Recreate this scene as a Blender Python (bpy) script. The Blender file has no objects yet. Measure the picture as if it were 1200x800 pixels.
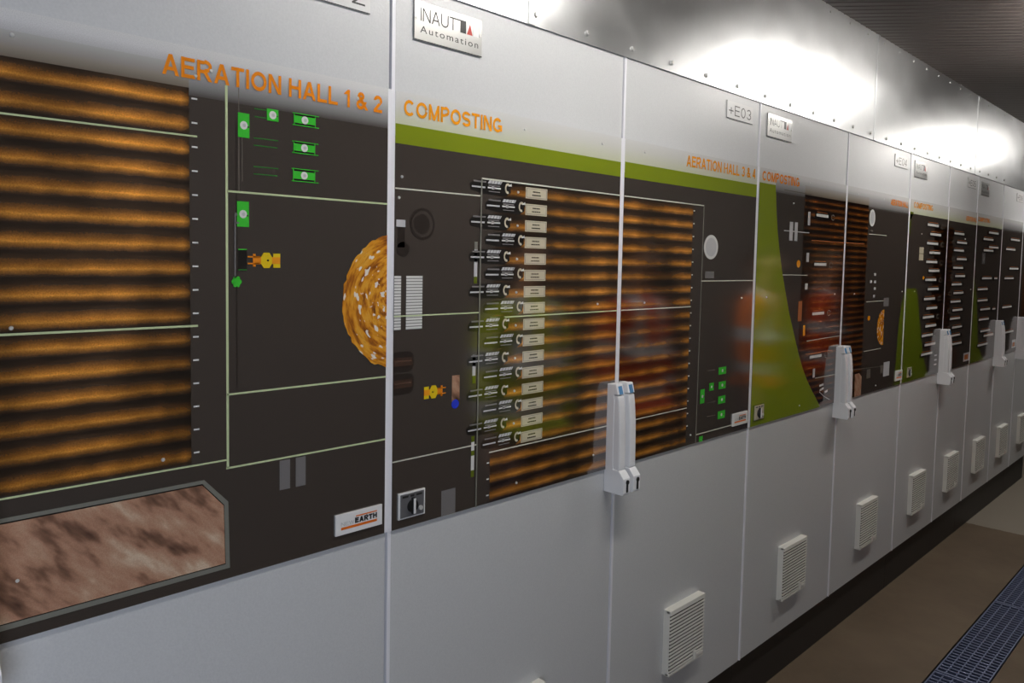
import bpy, bmesh, math, random
from mathutils import Vector, Matrix
random.seed(7)
PI = math.pi
scene = bpy.context.scene
COL = scene.collection

# ------------------------------------------------------------------ materials
def new_mat(name):
    m = bpy.data.materials.new(name); m.use_nodes = True
    nt = m.node_tree; b = nt.nodes['Principled BSDF']
    return m, nt, b

def plain(name, col, rough=.5, metal=0., spec=.5, emit=None, es=0., coat=0.):
    m, nt, b = new_mat(name)
    b.inputs['Base Color'].default_value = (*col, 1)
    b.inputs['Roughness'].default_value = rough
    b.inputs['Metallic'].default_value = metal
    b.inputs['Specular IOR Level'].default_value = spec
    b.inputs['Coat Weight'].default_value = coat
    if emit:
        b.inputs['Emission Color'].default_value = (*emit, 1)
        b.inputs['Emission Strength'].default_value = es
    return m

class NT:
    """small node-graph writer"""
    def __init__(s, nt): s.nt = nt; s.L = nt.links
    def node(s, t, **k):
        n = s.nt.nodes.new(t)
        for a, v in k.items(): setattr(n, a, v)
        return n
    def put(s, sock, v):
        if isinstance(v, bpy.types.NodeSocket): s.L.new(v, sock)
        elif isinstance(v, (tuple, list)) and len(v) == 3 and sock.type == 'RGBA': sock.default_value = (*v, 1)
        else: sock.default_value = v
    def math(s, op, a, b=0., clamp=False):
        n = s.node('ShaderNodeMath', operation=op, use_clamp=clamp)
        s.put(n.inputs[0], a); s.put(n.inputs[1], b); return n.outputs[0]
    def coords(s):
        tc = s.node('ShaderNodeTexCoord'); sp = s.node('ShaderNodeSeparateXYZ')
        s.L.new(tc.outputs['Object'], sp.inputs[0])
        return tc.outputs['Object'], sp.outputs[0], sp.outputs[1], sp.outputs[2]
    def comb(s, x, y, z):
        n = s.node('ShaderNodeCombineXYZ'); s.put(n.inputs[0], x); s.put(n.inputs[1], y); s.put(n.inputs[2], z); return n.outputs[0]
    def noise(s, vec, scale, detail=3., rough=.5, dist=0.):
        n = s.node('ShaderNodeTexNoise'); s.L.new(vec, n.inputs['Vector'])
        n.inputs['Scale'].default_value = scale; n.inputs['Detail'].default_value = detail
        n.inputs['Roughness'].default_value = rough; n.inputs['Distortion'].default_value = dist
        return n.outputs['Fac']
    def ramp(s, fac, stops, interp='LINEAR'):
        n = s.node('ShaderNodeValToRGB'); s.put(n.inputs[0], fac); cr = n.color_ramp; cr.interpolation = interp
        while len(cr.elements) < len(stops): cr.elements.new(.5)
        for e, (p, c) in zip(cr.elements, stops):
            e.position = p; e.color = (*c, 1) if isinstance(c, (tuple, list)) else (c, c, c, 1)
        return n.outputs[0]
    def remap(s, v, a, b, c=0., d=1.):
        n = s.node('ShaderNodeMapRange'); s.put(n.inputs[0], v)
        for i, q in enumerate((a, b, c, d)): n.inputs[1+i].default_value = q
        return n.outputs[0]
    def mix(s, fac, a, b, mode='MIX'):
        n = s.node('ShaderNodeMix', data_type='RGBA', blend_type=mode)
        s.put(n.inputs[0], fac); s.put(n.inputs[6], a); s.put(n.inputs[7], b); return n.outputs[2]
    def bump(s, b, h, dist=.001, strength=1.):
        n = s.node('ShaderNodeBump'); n.inputs['Distance'].default_value = dist; n.inputs['Strength'].default_value = strength
        s.L.new(h, n.inputs['Height']); s.L.new(n.outputs[0], b.inputs['Normal'])

PR, PS = .1, 1.      # gloss of the printed panels
def finish_print(b):
    b.inputs['Roughness'].default_value = PR
    b.inputs['Specular IOR Level'].default_value = PS
    b.inputs['IOR'].default_value = 1.75

def printed(name, col):
    m = plain(name, col); finish_print(m.node_tree.nodes['Principled BSDF']); return m

def mat_door_paint():
    m, nt, b = new_mat('grey_door_paint'); g = NT(nt)
    vec, x, y, z = g.coords()
    n = g.noise(vec, 260, 2.); n2 = g.noise(vec, 3, 3.)
    g.put(b.inputs['Base Color'], g.mix(n, (.55, .56, .575), (.65, .66, .67)))
    g.put(b.inputs['Roughness'], g.remap(n2, .3, .7, .3, .42))
    g.bump(b, n, .0006, .35)
    return m

def mat_panel_base(name, top):
    """printed film: dark brown field fading to white at the upper edge (part of the print)"""
    m, nt, b = new_mat(name); g = NT(nt); vec, x, y, z = g.coords()
    f = g.remap(z, 1.88, 1.9725)
    D = (.056, .044, .037)
    if top == 'grey':
        st = [(0, D), (.12, D), (.30, (.25, .245, .245)), (.6, (.5, .5, .51)), (.85, (.8, .8, .81)), (1, (.85, .85, .85))]
    else:
        st = [(0, (.62, .64, .42)), (.3, (.66, .68, .5)), (.7, (.74, .74, .7)), (1, (.8, .8, .8))]
    c = g.ramp(f, st)
    if top != 'grey':
        c = g.mix(g.math('LESS_THAN', z, 1.88), c, D)
    n = g.noise(vec, 700, 1.); n2 = g.noise(vec, 4, 2.)
    c = g.mix(g.remap(n, .3, .7, .0, .16), c, (.02, .02, .02))
    g.put(b.inputs['Base Color'], c); finish_print(b); return m

def mat_stripes(name, z0, pitch, gain=1., xs=7., seed=0., red=0., xr=None):
    """print of long brown windrows seen from above"""
    m, nt, b = new_mat(name); g = NT(nt); vec, x, y, z = g.coords()
    ph = g.math('FRACT', g.math('DIVIDE', g.math('SUBTRACT', z0+100*pitch, z), pitch))
    sh = g.noise(g.comb(g.math('MULTIPLY', x, 30), seed, g.math('MULTIPLY', z, 60)), 1., 3., .6)
    ph2 = g.math('ADD', ph, g.remap(sh, 0, 1, -.07, .07))
    c = g.ramp(ph2, [(0, (.022, .013, .008)), (.2, (.05, .026, .013)), (.38, (.2, .08, .018)), (.54, (.48, .18, .024)),
                     (.63, (.66, .28, .04)), (.72, (.36, .145, .024)), (.86, (.1, .046, .017)), (.95, (.028, .016, .01)), (1, (.02, .012, .008))])
    if red: c = g.mix(1., c, (1., .78, .85), 'MULTIPLY')
    k = g.noise(g.comb(g.math('MULTIPLY', x, xs), seed+3.1, g.math('MULTIPLY', z, 1.6)), 1., 2.5, .55)
    k2 = g.noise(g.comb(g.math('MULTIPLY', x, xs*2), seed+8.1, g.math('MULTIPLY', z, 45)), 1., 2., .5)
    f = g.math('MULTIPLY', g.remap(k, .36, .62, .32, 1.4), g.remap(k2, .3, .7, .7, 1.25))
    f = g.math('MULTIPLY', f, gain)
    if xr is not None: f = g.math('MULTIPLY', g.math('MULTIPLY', f, g.remap(x, xr-.22, xr-.06, .8, 1.35)), g.remap(x, xr-.012, xr, 1., .35))
    gr = g.noise(vec, 420, 2., .7)
    f = g.math('MULTIPLY', f, g.remap(gr, .3, .7, .72, 1.25))
    c = g.mix(1., c, g.comb(f, f, f), 'MULTIPLY')
    g.put(b.inputs['Base Color'], c); finish_print(b); return m

def mat_veil():
    m, nt, b = new_mat('print_veil'); g = NT(nt); vec, x, y, z = g.coords()
    n = g.noise(g.comb(g.math('MULTIPLY', x, 6), 0, g.math('MULTIPLY', z, 40)), 1, 2)
    c = g.ramp(g.remap(z, 1.896, 1.9426), [(0, (.12, .075, .045)), (.45, (.3, .265, .22)), (1, (.5, .49, .48))])
    g.put(b.inputs['Base Color'], c); finish_print(b); return m

def mat_straw(name='straw_print', sc=1.):
    m, nt, b = new_mat(name); g = NT(nt); vec, x, y, z = g.coords()
    u = g.math('MULTIPLY', g.math('SUBTRACT', x, z), 7*sc)
    v = g.math('MULTIPLY', g.math('ADD', x, z), 19*sc)
    n = g.noise(g.comb(u, v, 0), 1., 3., .55, 0.); n2 = g.noise(vec, 5*sc, 2.)
    gr = g.noise(vec, 500, 1.)
    c = g.ramp(g.math('ADD', g.math('MULTIPLY', n, .8), g.math('MULTIPLY', n2, .2)), [(.34, (.07, .036, .025)), (.43, (.24, .125, .08)), (.51, (.5, .27, .175)), (.59, (.58, .36, .24)), (.68, (.74, .56, .41))])
    c = g.mix(g.remap(gr, .3, .7, 0, .22), c, (.12, .06, .04))
    g.put(b.inputs['Base Color'], c); finish_print(b); return m

def mat_pile(cx, cz):
    """print of a round heap: rings of orange with pale flecks"""
    m, nt, b = new_mat('orange_heap_print'); g = NT(nt); vec, x, y, z = g.coords()
    dx = g.math('SUBTRACT', x, cx); dz = g.math('SUBTRACT', z, cz)
    r = g.math('SQRT', g.math('ADD', g.math('MULTIPLY', dx, dx), g.math('MULTIPLY', dz, dz)))
    a = g.math('ARCTAN2', dz, g.math('MULTIPLY', dx, -1))
    pv = g.comb(g.math('MULTIPLY', r, 75), g.math('MULTIPLY', a, 1.9), 0)
    n = g.noise(pv, 1., 3., .6); n2 = g.noise(g.comb(g.math('MULTIPLY', r, 85), g.math('MULTIPLY', a, 4.2), 4), 1., 1.5, .5)
    c = g.ramp(n, [(.3, (.12, .03, .005)), (.42, (.42, .13, .008)), (.52, (.75, .3, .015)), (.62, (.85, .42, .04)), (.72, (.5, .17, .01))])
    c = g.mix(g.ramp(n2, [(.6, 0.), (.63, 1.)]), c, (.9, .82, .72))
    g.put(b.inputs['Base Color'], c); finish_print(b); return m

def mat_galv():
    m, nt, b = new_mat('galvanised_steel'); g = NT(nt); vec, x, y, z = g.coords()
    n = g.noise(vec, 9, 4., .6); n3 = g.noise(vec, 1.3, 2.)
    n2 = g.noise(g.comb(g.math('MULTIPLY', x, 3), 0, g.math('MULTIPLY', z, 5)), 1, 2)
    g.put(b.inputs['Base Color'], g.mix(n, (.62, .63, .64), (.74, .75, .76)))
    b.inputs['Metallic'].default_value = 1.
    g.put(b.inputs['Roughness'], g.remap(n, .3, .7, .29, .36))
    g.bump(b, n2, .02, .18)
    return m

def mat_floor():
    m, nt, b = new_mat('brown_concrete'); g = NT(nt); vec, x, y, z = g.coords()
    n = g.noise(vec, 2.2, 5., .6); n2 = g.noise(vec, 30, 4., .6)
    c = g.ramp(n, [(.3, (.10, .07, .042)), (.55, (.14, .1, .063)), (.75, (.17, .127, .08))])
    c = g.mix(g.remap(n2, .35, .7, 0, .35), c, (.15, .1, .06))
    c = g.mix(g.math('GREATER_THAN', g.math('ADD', x, g.math('MULTIPLY', n2, .03)), 4.72), c, (.27, .235, .19))
    g.put(b.inputs['Base Color'], c); b.inputs['Roughness'].default_value = .7
    g.bump(b, n2, .002, .5); return m

def mat_ceiling():
    m, nt, b = new_mat('ceiling_sheet'); g = NT(nt); vec, x, y, z = g.coords()
    n = g.noise(vec, 4, 3.)
    g.put(b.inputs['Base Color'], g.mix(n, (.10, .085, .08), (.125, .105, .098)))
    b.inputs['Roughness'].default_value = .4; b.inputs['Metallic'].default_value = .2; return m

def mat_wall(col=(.24, .235, .23)):
    m, nt, b = new_mat('plain_wall'); g = NT(nt); vec, x, y, z = g.coords()
    n = g.noise(vec, 6, 4.)
    g.put(b.inputs['Base Color'], g.mix(n, tuple(c*.85 for c in col), tuple(c*1.1 for c in col)))
    b.inputs['Roughness'].default_value = .8; return m

M = {}
M['paint'] = mat_door_paint()
M['body'] = plain('cabinet_body_grey', (.3, .3, .31), .5)
M['gap'] = plain('black_seal', (.015, .015, .018), .6)
M['plinth'] = plain('black_plinth', (.022, .019, .018), .5)
M['edge'] = plain('pale_edge', (.85, .85, .9), .3)  # paler than the door paint: daylight on the door edges, put into the colour
M['pg'] = mat_panel_base('print_field_grey_top', 'grey')
M['pw'] = mat_panel_base('print_field_white_top', 'white')
M['dark'] = printed('print_dark', (.056, .044, .037))
M['black'] = printed('print_black', (.008, .007, .007))
M['shade'] = printed('print_dark_brown', (.024, .017, .014))
M['brown'] = printed('print_barrel_brown', (.06, .03, .02))
M['lime'] = printed('print_lime', (.22, .28, .008))
M['olive'] = printed('print_olive', (.12, .16, .008))
M['gl'] = printed('print_green_line', (.62, .72, .42))
M['wl'] = printed('print_white_line', (.7, .7, .6))
M['fl'] = printed('print_faint_line', (.16, .14, .12))
M['white'] = printed('print_white', (.8, .8, .78))
M['grey'] = printed('print_grey', (.2, .19, .19))
M['lgrey'] = printed('print_light_grey', (.6, .6, .62))
M['frame'] = printed('print_frame_grey', (.21, .21, .18))
M['green'] = printed('print_green', (.05, .6, .04))
M['dgreen'] = printed('print_dark_green', (.03, .2, .03))
M['yellow'] = printed('print_yellow', (.85, .6, .01))
M['orange'] = printed('print_orange', (.95, .29, .01))
M['amber'] = printed('print_amber', (.95, .36, .012))
M['terra'] = printed('print_terracotta', (.5, .17, .06))
M['brown2'] = printed('print_barrel_light', (.1, .055, .038))
M['blue'] = printed('print_blue', (.02, .05, .7))
M['red'] = printed('print_red', (.5, .03, .02))
M['cream'] = printed('print_cream', (.62, .56, .42))
M['ink'] = plain('black_ink', (.02, .02, .02), .4)  # lettering, and the painted shadow lines along the plates
M['ginkl'] = plain('grey_ink', (.5, .5, .5), .4)
M['sign'] = plain('white_sign', (.8, .8, .8), .3)
M['signred'] = plain('sign_red', (.45, .03, .02), .4)
M['signorange'] = plain('sign_orange', (.8, .17, .01), .4)
M['plate'] = plain('brushed_plate', (.5, .5, .49), .28, .9)
M['label'] = plain('white_label_plate', (.66, .66, .66), .3)
M['screw'] = plain('screw_steel', (.7, .7, .68), .3, .3)
M['hand'] = plain('pale_grey_plastic', (.84, .85, .88), .32)
M['hblue'] = plain('blue_insert', (.12, .3, .55), .25)
M['slot'] = plain('black_slot', (.01, .01, .01), .4)
M['vent'] = plain('vent_plastic', (.78, .77, .72), .45)
M['ventd'] = plain('vent_dark', (.05, .045, .04), .7)
M['knob'] = plain('knob_black', (.012, .012, .012), .3)
M['swp'] = plain('switch_plate_grey', (.17, .17, .18), .35, .3)
M['straw'] = mat_straw()
M['veil'] = mat_veil()
M['pile'] = mat_pile(1.6+.02, 1.5425)
M['pile2'] = mat_pile(1.185, 1.405)
M['sA'] = mat_stripes('windrow_print', 1.9085, .0397, 1.0, 7., 2.7, 0., 1.6-.4215)
M['sB'] = mat_stripes('windrow_print_narrow', 1.8147, .0398, .82, 6., 5.)
M['sC'] = mat_stripes('windrow_print_small', 1.9, .0263, .27, 9., 9., 1.)
M['sD'] = mat_stripes('windrow_print_faint', 1.9, .0263, .1, 9., 4., 1.)
M['galv'] = mat_galv()
M['floor'] = mat_floor()
M['ceil'] = mat_ceiling()
M['wall'] = mat_wall((.12, .115, .11))
M['grate'] = plain('galvanised_grating', (.17, .2, .32), .45, .5)
M['pit'] = plain('channel_concrete', (.05, .045, .04), .8)
M['lamp'] = plain('lamp_diffuser', (1, 1, 1), .5, emit=(1., .96, .9), es=36.)
M['lampbox'] = plain('lamp_housing', (.7, .7, .7), .4)

# ------------------------------------------------------------------ mesh helpers
class MB:
    """collects faces with materials and links them as one mesh object"""
    def __init__(s): s.v = []; s.f = []; s.m = []; s.mats = []; s.sm = []
    def mi(s, m):
        m = M[m] if isinstance(m, str) else m
        if m not in s.mats: s.mats.append(m)
        return s.mats.index(m)
    def face(s, pts, m, smooth=False):
        n = len(s.v); s.v += [tuple(p) for p in pts]; s.f.append(list(range(n, n+len(pts)))); s.m.append(s.mi(m)); s.sm.append(smooth)
    def mesh(s, vs, fs, m, smooth=False):
        n = len(s.v); s.v += [tuple(p) for p in vs]; k = s.mi(m)
        for f in fs: s.f.append([i+n for i in f]); s.m.append(k); s.sm.append(smooth)
    def box(s, x0, x1, y0, y1, z0, z1, m, bev=0., seg=2):
        bm = bmesh.new(); bmesh.ops.create_cube(bm, size=1.)
        for v in bm.verts: v.co = ((x0+x1)/2+v.co.x*(x1-x0), (y0+y1)/2+v.co.y*(y1-y0), (z0+z1)/2+v.co.z*(z1-z0))
        if bev: bmesh.ops.bevel(bm, geom=list(bm.edges), offset=bev, segments=seg, profile=.6, affect='EDGES')
        s.bm(bm, m)
    def bm(s, bm, m, smooth=False):
        bm.verts.index_update(); bm.normal_update()
        s.mesh([v.co[:] for v in bm.verts], [[v.index for v in f.verts] for f in bm.faces], m, smooth); bm.free()
    def prism_x(s, prof, x0, x1, m, bev=0.):
        """profile of (y,z) points pushed along X"""
        bm = bmesh.new()
        a = [bm.verts.new((x0, y, z)) for y, z in prof]; b = [bm.verts.new((x1, y, z)) for y, z in prof]
        n = len(prof); bm.faces.new(a); bm.faces.new(b[::-1])
        for i in range(n): bm.faces.new((a[i], b[i], b[(i+1) % n], a[(i+1) % n]))
        bmesh.ops.recalc_face_normals(bm, faces=bm.faces[:])
        if bev: bmesh.ops.bevel(bm, geom=list(bm.edges), offset=bev, segments=2, profile=.6, affect='EDGES')
        s.bm(bm, m)
    def cyl(s, c, axis, r, h, m, n=24, r2=None):
        bm = bmesh.new()
        bmesh.ops.create_cone(bm, cap_ends=True, segments=n, radius1=r, radius2=r if r2 is None else r2, depth=h)
        q = Vector((0, 0, 1)).rotation_difference(Vector(axis)).to_matrix().to_4x4()
        bmesh.ops.transform(bm, matrix=Matrix.Translation(c) @ q, verts=bm.verts); s.bm(bm, m)
    def build(s, name, parent=None, off=(0, 0, 0)):
        me = bpy.data.meshes.new(name)
        me.from_pydata([(x-off[0], y-off[1], z-off[2]) for x, y, z in s.v], [], s.f)
        for m in s.mats: me.materials.append(m)
        me.polygons.foreach_set('material_index', s.m); me.polygons.foreach_set('use_smooth', s.sm)
        me.update(); o = bpy.data.objects.new(name, me); COL.objects.link(o)
        if parent: o.parent = parent
        return o

def tag(o, label=None, cat=None, group=None, kind=None):
    for k, v in (('label', label), ('category', cat), ('group', group), ('kind', kind)):
        if v: o[k] = v
    return o
def empty(name, loc):
    o = bpy.data.objects.new(name, None); o.location = loc; o.empty_display_size = .1; COL.objects.link(o); return o

def text_polys(txt, bold=0., align='LEFT', space=1.):
    cu = bpy.data.curves.new('lettering', 'FONT'); cu.body = txt; cu.offset = bold; cu.space_character = space; cu.resolution_u = 4
    ob = bpy.data.objects.new('lettering', cu); COL.objects.link(ob)
    dg = bpy.context.evaluated_depsgraph_get(); me = bpy.data.meshes.new_from_object(ob.evaluated_get(dg))
    vs = [v.co.copy() for v in me.vertices]; fs = [list(p.vertices) for p in me.polygons]
    bpy.data.objects.remove(ob); bpy.data.curves.remove(cu); bpy.data.meshes.remove(me)
    return vs, fs
def text(mb, txt, x0, x1, z0, z1, y, m, bold=0., space=1.):
    """lettering fitted to a rectangle on the cabinet front, facing -Y"""
    vs, fs = text_polys(txt, bold, space=space)
    ax, bx = min(v.x for v in vs), max(v.x for v in vs); az, bz = min(v.y for v in vs), max(v.y for v in vs)
    mb.mesh([(x0+(v.x-ax)/(bx-ax)*(x1-x0), y, z0+(v.y-az)/(bz-az)*(z1-z0)) for v in vs], fs, m)

# grotesque capitals built from bars, slanted bars and elliptic arcs (height 1)
def glyph(ch, t):
    h = t/2
    W = dict(A=.95, C=.98, E=.80, G=1.02, H=.88, I=t, L=.72, M=1.02, N=.88, O=1.04, P=.84, R=.9, S=.86, T=.82, U=.88, W=1.25).get(ch, .72)
    if ch == '1': W = .42
    if ch == '&': W = .9
    if ch == ' ': return .28, []
    w = W; D = math.radians; r = (.5-h)/2
    v = lambda x, a, b: ('r', x-h, x+h, a, b); hb = lambda z, a, b: ('r', a, b, z-h*.92, z+h*.92)
    bowl = [v(h, 0, 1), hb(1-h, h, w*.5), hb(.46, h, w*.5), ('a', w*.5, .73, w*.5-h, .27-h*.5, -90, 90)]
    G = {'A': [('d', h, 0, w/2, 1), ('d', w-h, 0, w/2, 1), hb(.31, w*.22, w*.78)],
         'C': [('a', w/2, .5, w/2-h, .5-h, 42, 318)],
         'E': [v(h, 0, 1), hb(1-h, h, w), hb(.53, h, w*.93), hb(h, h, w)],
         'G': [('a', w/2, .5, w/2-h, .5-h, 42, 322), v(w-h, .1, .5), hb(.44, w*.55, w)],
         'H': [v(h, 0, 1), v(w-h, 0, 1), hb(.53, h, w-h)], 'I': [v(h, 0, 1)], 'L': [v(h, 0, 1), hb(h, h, w)],
         'M': [v(h, 0, 1), v(w-h, 0, 1), ('d', h, 1, w/2, 0), ('d', w-h, 1, w/2, 0)],
         'N': [v(h, 0, 1), v(w-h, 0, 1), ('d', h, 1, w-h, 0)], 'O': [('a', w/2, .5, w/2-h, .5-h, 0, 360)],
         'P': bowl, 'R': bowl+[('d', w*.52, .46, w-h, 0)],
         'S': [('a', w/2, .5+r, w/2-h, r, 20, 270), ('a', w/2, .5-r, w/2-h, r, 90, -160)],
         'T': [hb(1-h, 0, w), v(w/2, 0, 1)], 'U': [v(h, .36, 1), v(w-h, .36, 1), ('a', w/2, .36, w/2-h, .36-h, 180, 360)],
         'W': [('d', h, 1, w*.28, 0), ('d', w*.5, 1, w*.28, 0), ('d', w*.5, 1, w*.72, 0), ('d', w-h, 1, w*.72, 0)],
         '0': [('a', w/2, .5, w/2-h, .5-h, 0, 360)], '1': [v(w-h, 0, 1), ('d', h*.6, .72, w-h, .94)],
         '2': [('a', w/2, .7, w/2-h, .3-h, 175, -35), ('d', w*.86-h, .56, h*1.3, t*.8), hb(h, 0, w)],
         '3': [('a', w/2, .5+r, w/2-h*1.3, r, 160, -90), ('a', w/2, .5-r, w/2-h, r, 90, -165)],
         '4': [v(w*.7, 0, 1), hb(.27, 0, w), ('d', h, .27, w*.7, 1)],
         '5': [hb(1-h, h, w*.93), v(h*1.4, .48, 1), ('a', w/2, .32, w/2-h, .32-h, 140, -160)],
         '6': [('a', w/2, .32, w/2-h, .32-h, 0, 360), ('a', w/2, .5, w/2-h, .5-h, 55, 190)],
         '&': [('a', w*.42, .77, w*.2, .23-h, 0, 360), ('a', w*.37, .28, w*.37-h, .28-h, 0, 360), ('d', w*.3, .72, w*.95, 0), ('d', w*.62, .14, w*.84, .48)],
         '+': [hb(.42, 0, w), v(w/2, .1, .74)]}
    return w, G[ch]
def caps(mb, txt, x0, x1, z0, z1, y, m, t=.195, gap=.13):
    x = 0; quads = []
    for ch in txt:
        w, prims = glyph(ch, t)
        for p in prims:
            if p[0] == 'r': quads.append([(x+p[1], p[3]), (x+p[2], p[3]), (x+p[2], p[4]), (x+p[1], p[4])])
            elif p[0] == 'd':
                _, a, za, b, zb = p; s = t/2*math.hypot(1, (b-a)/(zb-za)); s = min(s, t*.95)
                q = [(x+a-s, za), (x+a+s, za), (x+b+s, zb), (x+b-s, zb)]
                quads.append(q if zb > za else q[::-1])
            else:
                _, cx, cz, rx, rz, a0, a1 = p; n = max(6, int(abs(a1-a0)/14)); h = t/2
                if a1 < a0: a0, a1 = a1, a0
                for i in range(n):
                    A, B = math.radians(a0+(a1-a0)*i/n), math.radians(a0+(a1-a0)*(i+1)/n)
                    f = lambda a, o: (x+cx+(rx+o)*math.cos(a), cz+(rz+o)*math.sin(a))
                    quads.append([f(A, -h), f(A, h), f(B, h), f(B, -h)])
        x += w+gap
    tot = x-gap
    for i, q in enumerate(quads): mb.face([(x0+a/tot*(x1-x0), y-.00006*(i % 5), z0+b*(z1-z0)) for a, b in q], m)

# ------------------------------------------------------------------ printed mimic panels
ZB, ZT, MARGIN = 1.0568, 1.9725, .0095
def clip(pts, a, b):
    for lim, sgn in ((a, 1), (b, -1)):
        out = []
        for i in range(len(pts)):
            p, q = pts[i], pts[(i+1) % len(pts)]
            ip, iq = (p[0]-lim)*sgn >= 0, (q[0]-lim)*sgn >= 0
            if ip: out.append(p)
            if ip != iq:
                t = (lim-p[0])/(q[0]-p[0]); out.append((lim, p[1]+t*(q[1]-p[1])))
        pts = out
        if len(pts) < 3: return []
    return pts
def clip_box(pts, a, b):
    p = clip(pts, a, b)
    if len(p) < 3: return []
    return [(x, z) for z, x in clip([(z, x) for x, z in p], ZB, ZT)]
def area(p): return sum(p[i][0]*p[(i+1) % len(p)][1]-p[(i+1) % len(p)][0]*p[i][1] for i in range(len(p)))
class Panel:
    def __init__(s, root, xl, xr, base):
        s.root = root; s.a, s.b = xl+MARGIN, xr-MARGIN; s.ox = root.location.x; s.mb = MB(); s.obj = None; s.base = base
        s.mb.box(s.a, s.b, 0, .0048, ZB, ZT, base)
        s.pending = []
    def poly(s, pts, m, layer=1, mb=None, y=None):
        p = clip_box([tuple(q) for q in pts], s.a, s.b)
        p = [q for i, q in enumerate(p) if abs(q[0]-p[i-1][0])+abs(q[1]-p[i-1][1]) > 1e-6]
        if len(p) < 3: return
        if area(p) < 0: p = p[::-1]
        (mb or s.mb).face([(x, -.0003*layer if y is None else y, z) for x, z in p], m)
    def rect(s, x0, x1, z0, z1, m, layer=1, mb=None): s.poly([(x0, z0), (x1, z0), (x1, z1), (x0, z1)], m, layer, mb)
    def line(s, p, q, m, w=.0032, layer=2, mb=None):
        d = Vector((q[0]-p[0], q[1]-p[1])); d.normalize(); n = Vector((-d.y, d.x))*w/2
        s.poly([(p[0]-n.x, p[1]-n.y), (q[0]-n.x, q[1]-n.y), (q[0]+n.x, q[1]+n.y), (p[0]+n.x, p[1]+n.y)], m, layer, mb)
    def path(s, pts, m, w=.0032, layer=2, mb=None):
        for p, q in zip(pts, pts[1:]): s.line(p, q, m, w, layer, mb)
    def disc(s, c, rx, rz, m, layer=2, mb=None, n=32, a0=0, a1=2*PI):
        s.poly([(c[0]+rx*math.cos(a0+(a1-a0)*i/n), c[1]+rz*math.sin(a0+(a1-a0)*i/n)) for i in range(n)], m, layer, mb)
    def sub(s, name, mb, label=None): s.pending.append((name, mb, label))
    def screw(s, c):
        mb = MB(); mb.cyl((c[0], -.0012, c[1]), (0, -1, 0), .0034, .0025, 'screw', 12, .0024); s.sub('screw', mb)
    def title(s, txt, x0, x1, z0, z1, m='orange'):
        mb = MB(); caps(mb, txt, x0, x1, z0, z1, -.0012, m); s.sub('title_lettering', mb, 'orange title lettering')
    def finish(s):
        o = s.mb.build('mimic_panel', s.root, (s.ox, 0, 0))
        for name, mb, label in s.pending:
            c = mb.build(name, o, (s.ox, 0, 0))
            if label: c['label'] = label
        return o

def row_fan(p, x, z, w=.133, h=.03, simple=False):
    """little black fan motor symbol with its two feed rods"""
    mb = MB()
    p.poly([(x+w*.34, z+h*.55), (x+w*.86, z+h*.6), (x+w*.97, z+h*.35), (x+w*.98, z-h*.3), (x+w*.84, z-h*.62), (x+w*.3, z-h*.55), (x+w*.0, z-h*.35), (x-w*.02, z+h*.1), (x+w*.1, z+h*.4)], 'black', 3, mb)
    p.line((x+w*.06, z+h*.34), (x+w*.36, z+h*.34), 'grey', h*.12, 4, mb)
    p.line((x+w*.02, z-h*.08), (x+w*.34, z-h*.08), 'lgrey', h*.12, 4, mb)
    p.poly([(x+w*.40, z+h*.26), (x+w*.44, z+h*.5), (x+w*.76, z+h*.5), (x+w*.72, z+h*.26)], 'lgrey', 4, mb)
    for k in range(4): p.line((x+w*(.47+.075*k), z+h*.26), (x+w*(.50+.075*k), z+h*.5), 'shade', .0011, 5, mb)
    p.line((x+w*.40, z-h*.06), (x+w*.72, z-h*.06), 'white', h*.11, 5, mb); p.line((x+w*.5, z-h*.06), (x+w*.56, z-h*.06), 'white', h*.2, 5, mb)
    p.line((x+w*.42, z+h*.12), (x+w*.7, z+h*.12), 'grey', h*.1, 5, mb); p.line((x+w*.42, z-h*.34), (x+w*.7, z-h*.34), 'grey', h*.07, 5, mb)
    c = (x+w*.9, z+h*.02)
    for i in range(8):
        a0, a1 = .7+i*.55, .7+(i+1)*.55
        q = lambda a, r: (c[0]+r*w*.075*math.cos(a), c[1]+r*h*.42*math.sin(a))
        p.poly([q(a0, .55), q(a1, .55), q(a1, 1), q(a0, 1)], 'cream', 4, mb)
    p.poly([(c[0]+w*.0, c[1]+h*.2), (c[0]+w*.09, c[1]+h*.4), (c[0]+w*.1, c[1]+h*.18)], 'white', 5, mb)
    p.sub('fan_symbol', mb)
def row_dash(p, x, z, w=.11, h=.02, circ=0):
    """the small symbol of the far cabinets: black capsule with a white bar and a ring"""
    mb = MB()
    p.rect(x-w*.02, x+w*1.02, z-h*.72, z+h*.46, 'black', 3, mb)
    p.rect(x+w*.06, x+w*.86, z-h*.28, z+h*.3, 'white', 4, mb)
    p.rect(x+w*.1, x+w*.8, z+h*.55, z+h*.68, 'terra', 4, mb)
    if circ:
        c = (x+w*1.18 if circ > 0 else x-w*.2, z-h*.1)
        for i in range(10):
            q = lambda a, r: (c[0]+r*w*.13*math.cos(a), c[1]+r*h*.65*math.sin(a))
            p.poly([q(i*.55+.4, .7), q(i*.55+.95, .7), q(i*.55+.95, 1), q(i*.55+.4, 1)], 'fl', 4, mb)
    p.sub('fan_symbol', mb)
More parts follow.
